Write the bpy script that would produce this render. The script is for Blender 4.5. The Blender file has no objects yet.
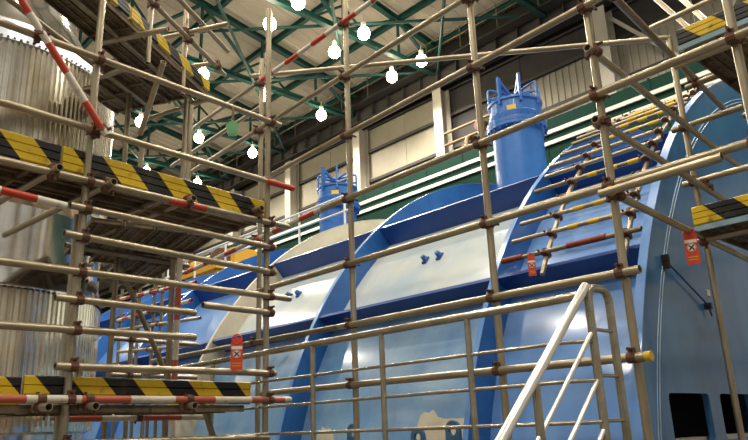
import bpy, bmesh, math, random
from mathutils import Vector, Matrix
from mathutils.geometry import tessellate_polygon
random.seed(7)
SC = bpy.context.scene
COL = SC.collection
PI = math.pi
D = math.radians

# ------------------------------------------------------------------ camera
EYE = 1.6                      # eye height above the hall floor
F = 690.0                      # focal length in pixels (748 x 440 frame)
YAW, PITCH, ROLL = math.radians(46.57), math.radians(16.88), math.radians(-2.17)
fw = Vector((math.cos(YAW)*math.cos(PITCH), math.sin(YAW)*math.cos(PITCH), math.sin(PITCH)))
r0 = Vector((math.sin(YAW), -math.cos(YAW), 0)); u0 = r0.cross(fw)
rt = math.cos(ROLL)*r0 + math.sin(ROLL)*u0
up = -math.sin(ROLL)*r0 + math.cos(ROLL)*u0
cam_d = bpy.data.cameras.new('camera')
cam = bpy.data.objects.new('camera', cam_d); COL.objects.link(cam)
cam_d.sensor_fit = 'HORIZONTAL'; cam_d.sensor_width = 36.0
cam_d.lens = 36.0*F/748.0
cam_d.clip_start = 0.05; cam_d.clip_end = 300
m3 = Matrix((rt, up, -fw)).transposed()
cam.matrix_world = Matrix.Translation((0, 0, EYE)) @ m3.to_4x4()
SC.camera = cam

# ------------------------------------------------------------------ world, exposure
w = bpy.data.worlds.new('hall_air'); SC.world = w; w.use_nodes = True
w.node_tree.nodes['Background'].inputs[0].default_value = (1.0, 0.955, 0.89, 1)
w.node_tree.nodes['Background'].inputs[1].default_value = 0.52
vs = SC.view_settings
vs.view_transform = 'Standard'; vs.look = 'None'; vs.gamma = 1.0; vs.use_curve_mapping = False
vs.exposure = 0.0
LAMP_W = 1050.0
LAMP_C = (1.0, 0.92, 0.79)

# ------------------------------------------------------------------ measuring helpers (eye at 0,0,EYE)
def ray(x, y):
    return rt*((x-374)/F) + up*(-(y-220)/F) + fw
SA = math.radians(5.9)                                 # the vessel scaffold is turned a little
DX = Vector((math.cos(SA), math.sin(SA), 0)); DY = Vector((-math.sin(SA), math.cos(SA), 0))
LP = Vector((1.49, 4.2, 0))                            # its corner standard
def at(x, y, X=None, Y=None, Z=None, L=None):
    d = ray(x, y)
    if X is not None: p = d*(X/d.x)
    elif Y is not None: p = d*(Y/d.y)
    elif Z is not None: p = d*(Z/d.z)
    else: p = d*((DY.dot(LP)+L)/DY.dot(d))
    return p + Vector((0, 0, EYE))
def E3(x, y, z): return Vector((x, y, z+EYE))

# ------------------------------------------------------------------ materials
def lin(c):
    return tuple(((v/255)/12.92 if v/255 <= 0.04045 else ((v/255+0.055)/1.055)**2.4) for v in c) + (1,)
def new_mat(name):
    m = bpy.data.materials.new(name); m.use_nodes = True
    nt = m.node_tree; return m, nt, nt.nodes['Principled BSDF']
def mat(name, c, rough=0.5, metal=0.0, c2=None, scale=4.0, coat=0.0, bump=0.0, lo=0.35, hi=0.65, stretch=None, spec=None):
    m, nt, b = new_mat(name)
    b.inputs['Base Color'].default_value = lin(c); b.inputs['Roughness'].default_value = rough
    b.inputs['Metallic'].default_value = metal; b.inputs['Coat Weight'].default_value = coat
    b.inputs['Coat Roughness'].default_value = 0.12
    if spec is not None: b.inputs['Specular IOR Level'].default_value = spec
    if c2 or bump:
        tc = nt.nodes.new('ShaderNodeTexCoord'); mp = nt.nodes.new('ShaderNodeMapping')
        if stretch: mp.inputs['Scale'].default_value = stretch
        nt.links.new(tc.outputs['Object'], mp.inputs[0])
        nz = nt.nodes.new('ShaderNodeTexNoise'); nz.inputs['Scale'].default_value = scale
        nz.inputs['Detail'].default_value = 6; nz.inputs['Roughness'].default_value = 0.62
        nt.links.new(mp.outputs[0], nz.inputs[0])
        if c2:
            cr = nt.nodes.new('ShaderNodeValToRGB')
            cr.color_ramp.elements[0].position = lo; cr.color_ramp.elements[1].position = hi
            cr.color_ramp.elements[0].color = lin(c); cr.color_ramp.elements[1].color = lin(c2)
            nt.links.new(nz.outputs[0], cr.inputs[0]); nt.links.new(cr.outputs[0], b.inputs['Base Color'])
        if bump:
            bp = nt.nodes.new('ShaderNodeBump'); bp.inputs['Strength'].default_value = bump
            bp.inputs['Distance'].default_value = 0.02
            nt.links.new(nz.outputs[0], bp.inputs['Height']); nt.links.new(bp.outputs[0], b.inputs['Normal'])
    return m
def stripes(name, ca, cb, period, axis, shear=None, duty=0.5, rough=0.45, dirt=(60, 50, 40), phase=0.0):
    """two paint colours alternating along an object axis; shear tilts the stripes"""
    m, nt, b = new_mat(name)
    tc = nt.nodes.new('ShaderNodeTexCoord'); sp = nt.nodes.new('ShaderNodeSeparateXYZ')
    nt.links.new(tc.outputs['Object'], sp.inputs[0])
    src = sp.outputs[axis]
    def mth(op, a, bb):
        n = nt.nodes.new('ShaderNodeMath'); n.operation = op
        for i, v in enumerate((a, bb)):
            if isinstance(v, (int, float)): n.inputs[i].default_value = v
            else: nt.links.new(v, n.inputs[i])
        return n.outputs[0]
    if shear: src = mth('ADD', src, mth('MULTIPLY', sp.outputs[shear[0]], shear[1]))
    fr = mth('FRACT', mth('ADD', mth('DIVIDE', src, period), 100.0+phase), 0.0)
    st = mth('LESS_THAN', fr, duty)
    mx = nt.nodes.new('ShaderNodeMix'); mx.data_type = 'RGBA'
    nt.links.new(st, mx.inputs[0]); mx.inputs[6].default_value = lin(ca); mx.inputs[7].default_value = lin(cb)
    nz = nt.nodes.new('ShaderNodeTexNoise'); nz.inputs['Scale'].default_value = 14; nz.inputs['Detail'].default_value = 5
    nt.links.new(tc.outputs['Object'], nz.inputs[0])
    cr = nt.nodes.new('ShaderNodeValToRGB'); cr.color_ramp.elements[0].position = 0.58; cr.color_ramp.elements[1].position = 0.75
    cr.color_ramp.elements[0].color = (0, 0, 0, 1); cr.color_ramp.elements[1].color = (0.75, 0.75, 0.75, 1)
    nt.links.new(nz.outputs[0], cr.inputs[0])
    m2 = nt.nodes.new('ShaderNodeMix'); m2.data_type = 'RGBA'
    nt.links.new(cr.outputs[0], m2.inputs[0]); nt.links.new(mx.outputs[2], m2.inputs[6]); m2.inputs[7].default_value = lin(dirt)
    nt.links.new(m2.outputs[2], b.inputs['Base Color']); b.inputs['Roughness'].default_value = rough
    return m
def emit(name, c, s):
    m, nt, b = new_mat(name)
    b.inputs['Emission Color'].default_value = lin(c); b.inputs['Emission Strength'].default_value = s
    b.inputs['Base Color'].default_value = lin(c); return m

M = {}
M['tube'] = mat('galvanised_tube', (186, 174, 148), 0.34, 0.7, (152, 138, 112), 9, stretch=(1, 1, .3))
M['tube_dark'] = mat('weathered_tube', (156, 142, 116), 0.4, 0.65, (116, 104, 82), 9, stretch=(1, 1, .3))
M['rust'] = mat('rusty_coupler', (112, 74, 52), 0.65, 0.3, (72, 50, 38), 30)
M['redwhite'] = stripes('red_and_white_tube', (214, 206, 190), (190, 62, 36), 0.40, 2, dirt=(120, 100, 80))
M['redwhite2'] = stripes('worn_red_and_white_tube', (206, 196, 176), (172, 84, 58), 0.62, 2, dirt=(130, 110, 88))
M['red'] = mat('red_paint', (186, 66, 40), 0.5)
M['rust_red'] = mat('rusty_red_sleeve', (150, 66, 44), 0.6, 0.2, (110, 54, 40), 20)
M['yellow'] = mat('yellow_paint', (222, 180, 40), 0.5)
M['toe'] = stripes('yellow_black_toe_board', (20, 18, 16), (214, 180, 22), 0.40, 0, shear=(2, 0.95), rough=0.4, dirt=(70, 60, 30))
M['toe_r'] = stripes('yellow_black_toe_board_short', (20, 18, 16), (214, 180, 22), 0.40, 0, shear=(2, 0.95), rough=0.4, dirt=(70, 60, 30), phase=.62)
M['plank'] = mat('scaffold_plank', (120, 104, 80), 0.6, 0.25, (80, 68, 52), 7, bump=.2)
M['edge_blue'] = mat('pale_blue_deck_edge', (132, 164, 176), 0.5)
M['plank2'] = mat('dusty_scaffold_plank', (142, 124, 98), 0.6, 0.2, (100, 86, 66), 7, bump=.2)
M['steel'] = mat('polished_steel_rail', (186, 178, 158), 0.24, 0.85, (160, 150, 126), 12)
M['white_rail'] = mat('lit_stair_rail', (232, 230, 222), 0.22, 0.55)  # strong light on the stair rail put into a whiter steel
M['blue'] = mat('blue_rib_paint', (44, 108, 178), 0.38, 0, (34, 90, 160), 2.5, coat=.3)
M['blue_dark'] = mat('deep_and_shaded_blue', (20, 62, 138), 0.4, 0, (26, 72, 150), 3, coat=.2)  # deeper blue; on the shelves it carries their underside shade
M['blue_end'] = mat('blue_end_wall_paint', (62, 112, 166), 0.24, 0, (78, 132, 180), 1.3, coat=.6, stretch=(1, 1, .5))
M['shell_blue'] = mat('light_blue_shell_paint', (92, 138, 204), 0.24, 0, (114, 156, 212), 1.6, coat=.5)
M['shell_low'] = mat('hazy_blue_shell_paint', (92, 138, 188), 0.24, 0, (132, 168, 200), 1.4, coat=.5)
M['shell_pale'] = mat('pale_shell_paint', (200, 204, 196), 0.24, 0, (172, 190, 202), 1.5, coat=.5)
M['cream'] = mat('cream_primer', (206, 198, 174), 0.5, 0, (188, 180, 160), 3)
M['weld'] = mat('bare_weld', (168, 190, 208), 0.4, 0.3)
M['stack'] = mat('stack_blue_paint', (44, 108, 182), 0.35, 0, (34, 92, 164), 2.5, coat=.3)
M['dark'] = mat('shade_black', (10, 10, 12), 0.8)  # black standing for the shade inside the end wall openings
M['alu'] = mat('aluminium_cladding', (240, 238, 232), 0.13, 1.0, (214, 210, 202), 2.2, bump=.10)
M['alu_rib'] = mat('corrugated_aluminium_cladding', (248, 243, 228), 0.17, 1.0, (232, 224, 202), 2.2, bump=.08)
M['alu_band'] = mat('blue_grey_flashing', (190, 198, 206), 0.3, 1.0)
M['green'] = mat('green_steel', (26, 80, 74), 0.55, 0, (20, 66, 62), 3)
M['green_dark'] = mat('dark_green_steel', (12, 48, 38), 0.8, spec=.15)
M['rail_white'] = mat('dull_white_rail_paint', (206, 202, 190), 0.6)
M['white_paint'] = mat('white_paint', (228, 226, 214), 0.5)
M['roof'] = mat('cream_roof_sheet', (204, 194, 178), 0.7, 0, (190, 180, 164), .6)
M['wall'] = mat('beige_wall_panel', (150, 144, 128), 0.7, 0, (136, 130, 116), .7)
M['wall_pale'] = mat('pale_wall_panel', (156, 150, 132), 0.7, 0, (142, 136, 120), .7)
M['wall_shaded'] = mat('shaded_wall_panel', (52, 48, 46), 0.8, 0, (40, 38, 38), 1.0)  # shadow under the eave is put into this wall colour
M['girder'] = mat('grey_crane_girder', (56, 53, 50), 0.7, 0, (50, 48, 46), 1.0)  # grey darkened for the shadow the crane girder sits in
M['column'] = mat('grey_column_paint', (176, 170, 158), 0.6, 0, (160, 154, 142), .8)
M['floor'] = mat('grey_hall_floor', (120, 114, 104), 0.45, 0, (98, 94, 88), .8)
M['tag_red'] = mat('red_tag_plastic', (206, 70, 40), 0.45)
M['tag_white'] = mat('white_tag_print', (232, 226, 214), 0.5)
M['tag_black'] = mat('black_tag_print', (28, 24, 24), 0.5)
M['tag_green'] = mat('green_tag_plastic', (110, 168, 120), 0.4)
M['strap'] = mat('brown_strap', (128, 88, 60), 0.7)
M['bulb'] = emit('lamp_glass', (255, 240, 205), 40.0)
M['lamp_shade'] = mat('white_lamp_reflector', (220, 214, 200), 0.4)
M['pipe_brown'] = mat('brown_insulated_pipe', (122, 100, 72), 0.6)
M['mach_yellow'] = mat('machine_yellow', (206, 156, 40), 0.45)

# ------------------------------------------------------------------ object helpers
def prop(o, label=None, cat=None, group=None, kind=None):
    if label: o['label'] = label
    if cat: o['category'] = cat
    if group: o['group'] = group
    if kind: o['kind'] = kind
    return o
def thing(name, label, cat, loc, group=None):
    o = bpy.data.objects.new(name, None); o.empty_display_size = 0.2
    COL.objects.link(o); o.location = loc
    return prop(o, label, cat, group)
WORLD = {}
def wloc(o):
    p = Vector((0, 0, 0))
    while o is not None: p = p + o.location; o = o.parent
    return p
def wmat(o):
    m = o.matrix_basis.copy()
    if o.parent is not None: m = wmat(o.parent) @ o.matrix_parent_inverse @ m
    return m
def place(o, parent):                                  # o carries world coordinates when it comes in
    COL.objects.link(o)
    if parent is not None:
        o.parent = parent
        if parent.type == 'EMPTY': o.location = o.location - wloc(parent)
        else: o.matrix_parent_inverse = wmat(parent).inverted()
    return o
def mesh_obj(name, me, m, parent=None, loc=(0, 0, 0), rot=None):
    o = bpy.data.objects.new(name, me)
    if m is not None and not me.materials: me.materials.append(m)
    o.location = loc
    if rot is not None: o.rotation_euler = rot.to_euler()
    return place(o, parent)
def smooth(me, ang=40):
    for p in me.polygons: p.use_smooth = True
    me.set_sharp_from_angle(angle=math.radians(ang))
def pyd(name, v, f, sm=None):
    me = bpy.data.meshes.new(name); me.from_pydata([tuple(a) for a in v], [], f)
    bm = bmesh.new(); bm.from_mesh(me); bmesh.ops.recalc_face_normals(bm, faces=bm.faces); bm.to_mesh(me); bm.free()
    if sm: smooth(me, sm)
    return me
def box_data(v, f, x0, x1, y0, y1, z0, z1):
    n = len(v)
    v += [(x0, y0, z0), (x1, y0, z0), (x1, y1, z0), (x0, y1, z0), (x0, y0, z1), (x1, y0, z1), (x1, y1, z1), (x0, y1, z1)]
    f += [tuple(n+i for i in q) for q in ((0, 3, 2, 1), (4, 5, 6, 7), (0, 1, 5, 4), (1, 2, 6, 5), (2, 3, 7, 6), (3, 0, 4, 7))]
def box(name, x0, x1, y0, y1, z0, z1, m, parent=None, bevel=0.0):
    c = Vector(((x0+x1)/2, (y0+y1)/2, (z0+z1)/2)); v, f = [], []
    box_data(v, f, x0-c.x, x1-c.x, y0-c.y, y1-c.y, z0-c.z, z1-c.z)
    me = pyd(name, v, f)
    if bevel:
        bm = bmesh.new(); bm.from_mesh(me)
        bmesh.ops.bevel(bm, geom=list(bm.edges), offset=bevel, segments=2, affect='EDGES'); bm.to_mesh(me); bm.free()
    return mesh_obj(name, me, m, parent, c)
def frame_z(d, hint=None):
    z = Vector(d).normalized()
    h = Vector(hint) if hint is not None else (Vector((0, 0, 1)) if abs(z.z) < 0.9 else Vector((1, 0, 0)))
    y = (h - z*h.dot(z)).normalized(); x = y.cross(z)
    return Matrix((x, y, z)).transposed()
def frame_x(d, hint=(0, 0, 1)):
    x = Vector(d).normalized(); h = Vector(hint); z = (h - x*h.dot(x)).normalized(); y = z.cross(x)
    return Matrix((x, y, z)).transposed()
def tube_mesh(name, ln, r, wall=0.004, seg=16):
    v, f = [], []; ri = max(r-wall, r*0.6)
    for z, rr in ((0, r), (ln, r), (ln, ri), (0, ri)):
        for k in range(seg):
            a = 2*PI*k/seg; v.append((rr*math.cos(a), rr*math.sin(a), z))
    for ring in range(4):
        for k in range(seg):
            k2 = (k+1) % seg; a, b = ring*seg, ((ring+1) % 4)*seg
            f.append((a+k, a+k2, b+k2, b+k))
    me = pyd(name, v, f, 50); return me
TUBES = []
def tube(name, a, b, r=0.0230, m='tube', parent=None, ext0=0.0, ext1=0.0, reg=None, seg=16):
    a, b = Vector(a), Vector(b); d = (b-a).normalized(); a = a - d*ext0; b = b + d*ext1
    me = tube_mesh(name, (b-a).length, r, seg=seg)
    o = mesh_obj(name, me, M[m], parent, a, frame_z(d))
    if reg is not None: reg.append((a, b, name))
    return o
def cyl(name, a, b, r, m, parent=None, seg=16, r2=None):
    a, b = Vector(a), Vector(b); ln = (b-a).length; r2 = r if r2 is None else r2
    v = [(r*math.cos(2*PI*k/seg), r*math.sin(2*PI*k/seg), 0) for k in range(seg)] + [(r2*math.cos(2*PI*k/seg), r2*math.sin(2*PI*k/seg), ln) for k in range(seg)]
    f = [(k, (k+1) % seg, seg+(k+1) % seg, seg+k) for k in range(seg)] + [tuple(range(seg))[::-1], tuple(range(seg, 2*seg))]
    return mesh_obj(name, pyd(name, v, f, 40), M[m], parent, a, frame_z(b-a))
def path_tube(name, pts, r, m, parent=None, seg=12, base=None):
    """a bent tube through points"""
    pts = [Vector(p) for p in pts]; base = pts[0].copy() if base is None else base
    v, f = [], []; n = len(pts); prev = None
    for i, p in enumerate(pts):
        t = ((pts[min(i+1, n-1)] - pts[max(i-1, 0)])).normalized()
        if prev is None: fr = frame_z(t); x = fr.col[0].copy()
        else: x = (prev - t*prev.dot(t)).normalized()
        y = t.cross(x); prev = x
        for k in range(seg):
            a = 2*PI*k/seg; v.append(p - base + x*(r*math.cos(a)) + y*(r*math.sin(a)))
    for i in range(n-1):
        for k in range(seg):
            k2 = (k+1) % seg; f.append((i*seg+k, i*seg+k2, (i+1)*seg+k2, (i+1)*seg+k))
    f += [tuple(range(seg))[::-1], tuple(range((n-1)*seg, n*seg))]
    return mesh_obj(name, pyd(name, v, f, 60), M[m], parent, base)
def round_path(pts, rad, n=5):
    pts = [Vector(p) for p in pts]; out = [pts[0]]
    for i in range(1, len(pts)-1):
        p = pts[i]; a = (pts[i-1]-p); b = (pts[i+1]-p); ra = min(rad, a.length*.45, b.length*.45)
        A = p + a.normalized()*ra; B = p + b.normalized()*ra
        for k in range(n+1):
            t = k/n; out.append(A*(1-t)**2 + p*2*t*(1-t) + B*t*t)
    out.append(pts[-1]); return out
def hprofile(name, a, b, wd, ht, m, parent=None, hint=(0, 0, 1), tk=0.02):
    """H-section steel member from a to b; ht along hint"""
    a, b = Vector(a), Vector(b); ln = (b-a).length; v, f = [], []; t = tk
    box_data(v, f, 0, ln, -wd/2, wd/2, ht/2-t, ht/2); box_data(v, f, 0, ln, -wd/2, wd/2, -ht/2, -ht/2+t)
    box_data(v, f, 0, ln, -t/2, t/2, -ht/2+t, ht/2-t)
    return mesh_obj(name, pyd(name, v, f), M[m], parent, a, frame_x(b-a, hint))
def bar(name, a, b, wd, ht, m, parent=None, hint=(0, 0, 1)):
    a, b = Vector(a), Vector(b); v, f = [], []; box_data(v, f, 0, (b-a).length, -wd/2, wd/2, -ht/2, ht/2)
    return mesh_obj(name, pyd(name, v, f), M[m], parent, a, frame_x(b-a, hint))
# coupler: two short clamp shells at right angles, flaps and bolts; shared mesh
def coupler_mesh():
    v, f = [], []; seg = 10
    def ring(cen, ax, r, h):
        fr = frame_z(ax); n = len(v)
        for s in (-h, h):
            for k in range(seg):
                a = 2*PI*k/seg; v.append(Vector(cen) + fr @ Vector((r*math.cos(a), r*math.sin(a), s)))
        for k in range(seg):
            f.append((n+k, n+(k+1) % seg, n+seg+(k+1) % seg, n+seg+k))
        f.append(tuple(range(n, n+seg))[::-1]); f.append(tuple(range(n+seg, n+2*seg)))
    ring((0, .026, 0), (0, 0, 1), .034, .026); ring((0, -.026, 0), (1, 0, 0), .034, .026)
    box_data(v, f, .026, .056, .016, .036, -.02, .02); box_data(v, f, -.02, .02, -.036, -.016, .026, .056)
    ring((.048, .026+.02, 0), (0, 1, 0), .010, .028); ring((0, -.026-.02, .048), (0, 1, 0), .010, .028)
    box_data(v, f, -.022, .022, -.012, .012, -.022, .022)
    return pyd('coupler', [Vector(q)*.88 for q in v], f)
COUP = coupler_mesh(); COUP.materials.append(M['rust'])
def coupler(p, za, xa, parent):
    """za: axis of the upright tube, xa: axis of the other tube"""
    z = Vector(za).normalized(); x = Vector(xa); x = (x - z*x.dot(z)).normalized(); y = z.cross(x)
    o = bpy.data.objects.new('coupler', COUP); o.location = p
    o.rotation_euler = Matrix((x, y, z)).transposed().to_euler(); return place(o, parent)
def auto_couplers(reg, parent, tol=0.085, maxn=300):
    n = 0
    for i in range(len(reg)):
        a1, b1, n1 = reg[i]; d1 = b1-a1
        for j in range(i+1, len(reg)):
            a2, b2, n2 = reg[j]; d2 = b2-a2; w0 = a1-a2
            A, B, C, D, G = d1.dot(d1), d1.dot(d2), d2.dot(d2), d1.dot(w0), d2.dot(w0); den = A*C-B*B
            if den < 0.05*A*C: continue
            s = (B*G-C*D)/den; t = (A*G-B*D)/den
            if not (0 <= s <= 1 and 0 <= t <= 1): continue
            p, q = a1+d1*s, a2+d2*t
            if (p-q).length < tol and n < maxn:
                # the coupler's local -y carries the second tube
                z, x = d1.normalized(), d2; x = (x - z*x.dot(z)).normalized(); y = z.cross(x)
                if (p-q).length > 1e-4 and y.dot(p-q) < 0: x = -x
                coupler((p+q)/2, z, x, parent); n += 1

# plank: pressed steel board, ribs on the underside; along local X
def plank_mesh(ln, wd):
    v, f = [], []; h = .045
    box_data(v, f, 0, ln, 0, wd, -.006, 0)
    box_data(v, f, 0, ln, 0, .012, -h, -.006); box_data(v, f, 0, ln, wd-.012, wd, -h, -.006)
    for k in (1, 2): box_data(v, f, 0.01, ln-.01, wd*k/3-.012, wd*k/3+.012, -.018, -.006)
    n = max(2, int(ln/.6))
    for k in range(n+1):
        x = min(max(k*ln/n, .02), ln-.02); box_data(v, f, x-.014, x+.014, .012, wd-.012, -.034, -.006)
    # pressed dimples
    for k in range(int(ln/.09)):
        for q in (.18, .5, .82):
            x = .05+k*.09; y = wd*q
            box_data(v, f, x-.012, x+.012, y-.007, y+.007, -.012, -.006)
    return pyd('plank', v, f)
def plank(a, d, ln, wd, m, parent, side):
    """a: corner on top of the board; side: unit vector over its width"""
    fr = Matrix((Vector(d).normalized(), Vector(side).normalized(), Vector(d).cross(Vector(side)).normalized())).transposed()
    me = plank_mesh(ln, wd)
    if fr.col[2].z < 0:
        a = Vector(a) + Vector(side)*wd; side = -Vector(side)
        fr = Matrix((Vector(d).normalized(), side, Vector(d).cross(side).normalized())).transposed()
    return mesh_obj('plank', me, M[m], parent, a, fr)
def toe_board(a, b, h, m, parent, hint=(0, 0, 1)):
    """ribbed sheet board standing on edge from a to b"""
    a, b = Vector(a), Vector(b); ln = (b-a).length
    prof = [(-.004, 0), (-.012, .006), (-.012, h*.30), (-.004, h*.33), (-.012, h*.36), (-.012, h*.63), (-.004, h*.66), (-.012, h*.69), (-.012, h-.006), (-.004, h)]
    back = [(.012, h), (.012, 0)]
    pr = prof + back; n = len(pr); v = [(0, y, z) for y, z in pr] + [(ln, y, z) for y, z in pr]
    f = [(k, (k+1) % n, n+(k+1) % n, n+k) for k in range(n)] + [tuple(range(n))[::-1], tuple(range(n, 2*n))]
    return mesh_obj('toe_board', pyd('toe_board', v, f), M[m], parent, a, frame_x(b-a, hint))

# ================================================================== THE HALL (structure)
RIDGE, EAVE, SLOPE = 4.0, 22.6, 0.175
def roof_z(x):                                         # underside of the sheets, above eye
    zr = 18.15 - SLOPE*(x-18.2) if x >= RIDGE else 18.15 - SLOPE*(RIDGE-18.2) - SLOPE*(RIDGE-x)
    return zr
fl = box('floor', -14, 23.5, -12, 62, -.25, 0, M['floor']); prop(fl, 'grey concrete hall floor', kind='structure')
TRY = [6.7, 12.6, 18.6, 24.5, 30.4, 36.4, 42.4, 48.4, 54.4]
ceil = thing('ceiling', 'cream sheet roof of the hall', None, E3(RIDGE, 25, roof_z(RIDGE))); ceil['kind'] = 'structure'
def sheet(x0, x1, y0, y1):
    v, f = [], []; n = int((y1-y0)/0.5); t = .05
    # standing ribs every half metre
    a, b = E3(x0, 0, roof_z(x0)), E3(x1, 0, roof_z(x1)); base = Vector((x0, y0, a.z))
    dz = b.z-a.z; L_ = x1-x0
    v += [(0, 0, 0), (L_, 0, dz), (L_, y1-y0, dz), (0, y1-y0, 0), (0, 0, t), (L_, 0, dz+t), (L_, y1-y0, dz+t), (0, y1-y0, t)]
    f += [(0, 3, 2, 1), (4, 5, 6, 7), (0, 1, 5, 4), (1, 2, 6, 5), (2, 3, 7, 6), (3, 0, 4, 7)]
    for k in range(n):
        y = (k+.5)*(y1-y0)/n; q = len(v)
        v += [(0, y-.05, 0), (L_, y-.05, dz), (L_, y+.05, dz), (0, y+.05, 0), (0, y-.03, -.03), (L_, y-.03, dz-.03), (L_, y+.03, dz-.03), (0, y+.03, -.03)]
        f += [tuple(q+i for i in g) for g in ((4, 7, 6, 5), (0, 4, 5, 1), (1, 5, 6, 2), (2, 6, 7, 3), (3, 7, 4, 0))]
    return mesh_obj('roof_sheet', pyd('roof_sheet', v, f), M['roof'], ceil, base)
yb = [-12, -5, 0.8] + TRY + [62]
for x0, x1 in ((-14, RIDGE), (RIDGE, 13.3), (13.3, EAVE)):
    for k in range(len(yb)-1): sheet(x0, x1, yb[k]+.01, yb[k+1]-.01)
PUR = [7.7, 10.8, 13.9, 17.0, 19.8, 22.2]
for x in PUR + [2, -2, -6, -10]:
    z = roof_z(x)-.16
    hprofile('purlin', E3(x, -12, z), E3(x, 62, z), .20, .26, 'green', ceil)
# plan bracing at the level of the bottom chords
for i in range(1, 6):
    for (xa, xb) in ((15.9, 22.0), (9.9, 15.9)):
        tube('tie_rod', E3(xa, TRY[i], 15.52), E3(xb, TRY[i+1], 15.52), .07, 'green', ceil, seg=10)
        tube('tie_rod', E3(xb, TRY[i], 15.72), E3(xa, TRY[i+1], 15.72), .07, 'green', ceil, seg=10)
# roof trusses, one thing each
ORD = ['nearest', 'second', 'third', 'fourth', 'fifth', 'sixth', 'seventh', 'eighth', 'farthest']
NODE = [22.3, 19.5, 16.3, 13.1, 9.9, 6.7, RIDGE, .8, -2.4, -5.6, -8.8, -12, -13.8]
for i, y in enumerate(TRY):
    t = thing('roof_truss', '%s green steel roof truss counted from the camera, under the cream roof' % ORD[i], 'truss', E3(RIDGE, y, 15.6), 'roof trusses')
    top = lambda x: roof_z(x)-.46
    for q in range(len(NODE)-1):
        a, b = NODE[q], NODE[q+1]
        hprofile('top_chord', E3(a, y, top(a)), E3(b, y, top(b)), .26, .26, 'green', t)
        hprofile('bottom_chord', E3(a, y, 15.6), E3(b, y, 15.6), .24, .24, 'green', t)
        if y > 50: continue
        tube('web_post', E3(b, y, 15.6), E3(b, y, top(b)), .07, 'green', t, seg=10)
        if q % 2 == 0: tube('web_diagonal', E3(a, y, 15.6), E3(b, y, top(b)), .085, 'green', t, seg=10)
        else: tube('web_diagonal', E3(a, y, top(a)), E3(b, y, 15.6), .085, 'green', t, seg=10)
        mx = (a+b)/2
        if b > 9: tube('web_diagonal', E3(mx, y, 15.6), E3(b if q % 2 else a, y, (15.6+top(b if q % 2 else a))/2), .055, 'green', t, seg=8)
# the long wall behind the turbine
WX = 22.6
wall = thing('wall_right', 'long panelled wall behind the turbine', None, Vector((WX, 25, 0))); wall['kind'] = 'structure'
CY = [-8, -1.6, 4.4, 10.44, 18.62, 24.2, 30.1, 36.1, 42.1, 48.1, 54.1, 60]
for k in range(len(CY)-1):
    y0, y1 = CY[k], CY[k+1]
    rows = [0, 3.2, 6.4, 9.4, 11.5, 13.6, 15.2, 16.5]
    for q in range(len(rows)-1):
        ns = 2
        for s in range(ns):
            ya, yc = y0+(y1-y0)*s/ns, y0+(y1-y0)*(s+1)/ns
            pale = k > 3 and q > 1; darkp = (k == 3 and s == 1 and q > 1) or (k <= 3 and q >= 6)  # darkp: shade of the recess and eave put into panel colour
            v, f = [], []
            box_data(v, f, 0, .08, .02, yc-ya-.02, .02, rows[q+1]-rows[q]-.02)
            if not pale and not darkp:
                nn = int((yc-ya)/.3)
                for g in range(nn):
                    yy = .1+g*(yc-ya-.2)/nn; box_data(v, f, -.035, 0, yy, yy+.12, .02, rows[q+1]-rows[q]-.02)
            mesh_obj('wall_panel', pyd('wall_panel', v, f), M['wall_shaded' if darkp else 'wall_pale' if pale else 'wall'], wall, Vector((WX, ya, rows[q])))
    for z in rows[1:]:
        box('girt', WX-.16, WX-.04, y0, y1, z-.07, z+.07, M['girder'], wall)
    box('upper_wall', WX, WX+.08, y0+.01, y1-.01, 16.5, 19.2, M['wall_shaded'], wall)
    if k == 2:
        bar('wall_brace', (WX-.3, y0+.3, 9.5), (WX-.3, y1-.3, 16), .14, .14, 'column', wall)
        bar('wall_brace', (WX-.42, y1-.3, 9.5), (WX-.42, y0+.3, 16), .14, .14, 'column', wall)
for y in CY[1:-1]:
    hprofile('column', (22.15, y, 0), (22.15, y, 16.47), .50, .62, 'column', wall, hint=(1, 0, 0), tk=.04)
# crane girder along that wall, stiffened, with lattice walkway
cg = thing('crane_girder', 'crane runway girder in a shadowed dark tone, on top of the grey columns', 'girder', Vector((21.9, 25, 16.5)))
hprofile('girder_beam', (21.85, -8, 17.05), (21.85, 60, 17.05), .55, 1.1, 'girder', cg, tk=.05)
for k in range(60):
    y = -7+k*1.1
    box('stiffener', 21.60, 21.82, y-.02, y+.02, 16.56, 17.54, M['girder'], cg)
box('crane_rail', 21.8, 21.9, -8, 60, 17.6, 17.75, M['tube_dark'], cg)
for z in (18.0, 18.4): tube('walkway_rail', (21.2, -6, z), (21.2, 58, z), .03, 'tube_dark', cg, seg=8)
for k in range(32): tube('walkway_post', (21.2, -5.5+k*2, 17.3), (21.2, -5.5+k*2, 18.4), .03, 'tube_dark', cg, seg=8)
box('walkway_bracket', 21.1, 21.6, -6, 58, 17.2, 17.28, M['girder'], cg)
# far end wall
ew = thing('wall_back', 'far end wall of the hall', None, Vector((4, 61, 0))); ew['kind'] = 'structure'
for k in range(9):
    for q in range(5):
        box('wall_panel', -14+k*4.1+.02, -14+(k+1)*4.1-.02, 61, 61.1, q*4.2+.02, (q+1)*4.2-.02, M['wall'], ew)
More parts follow.
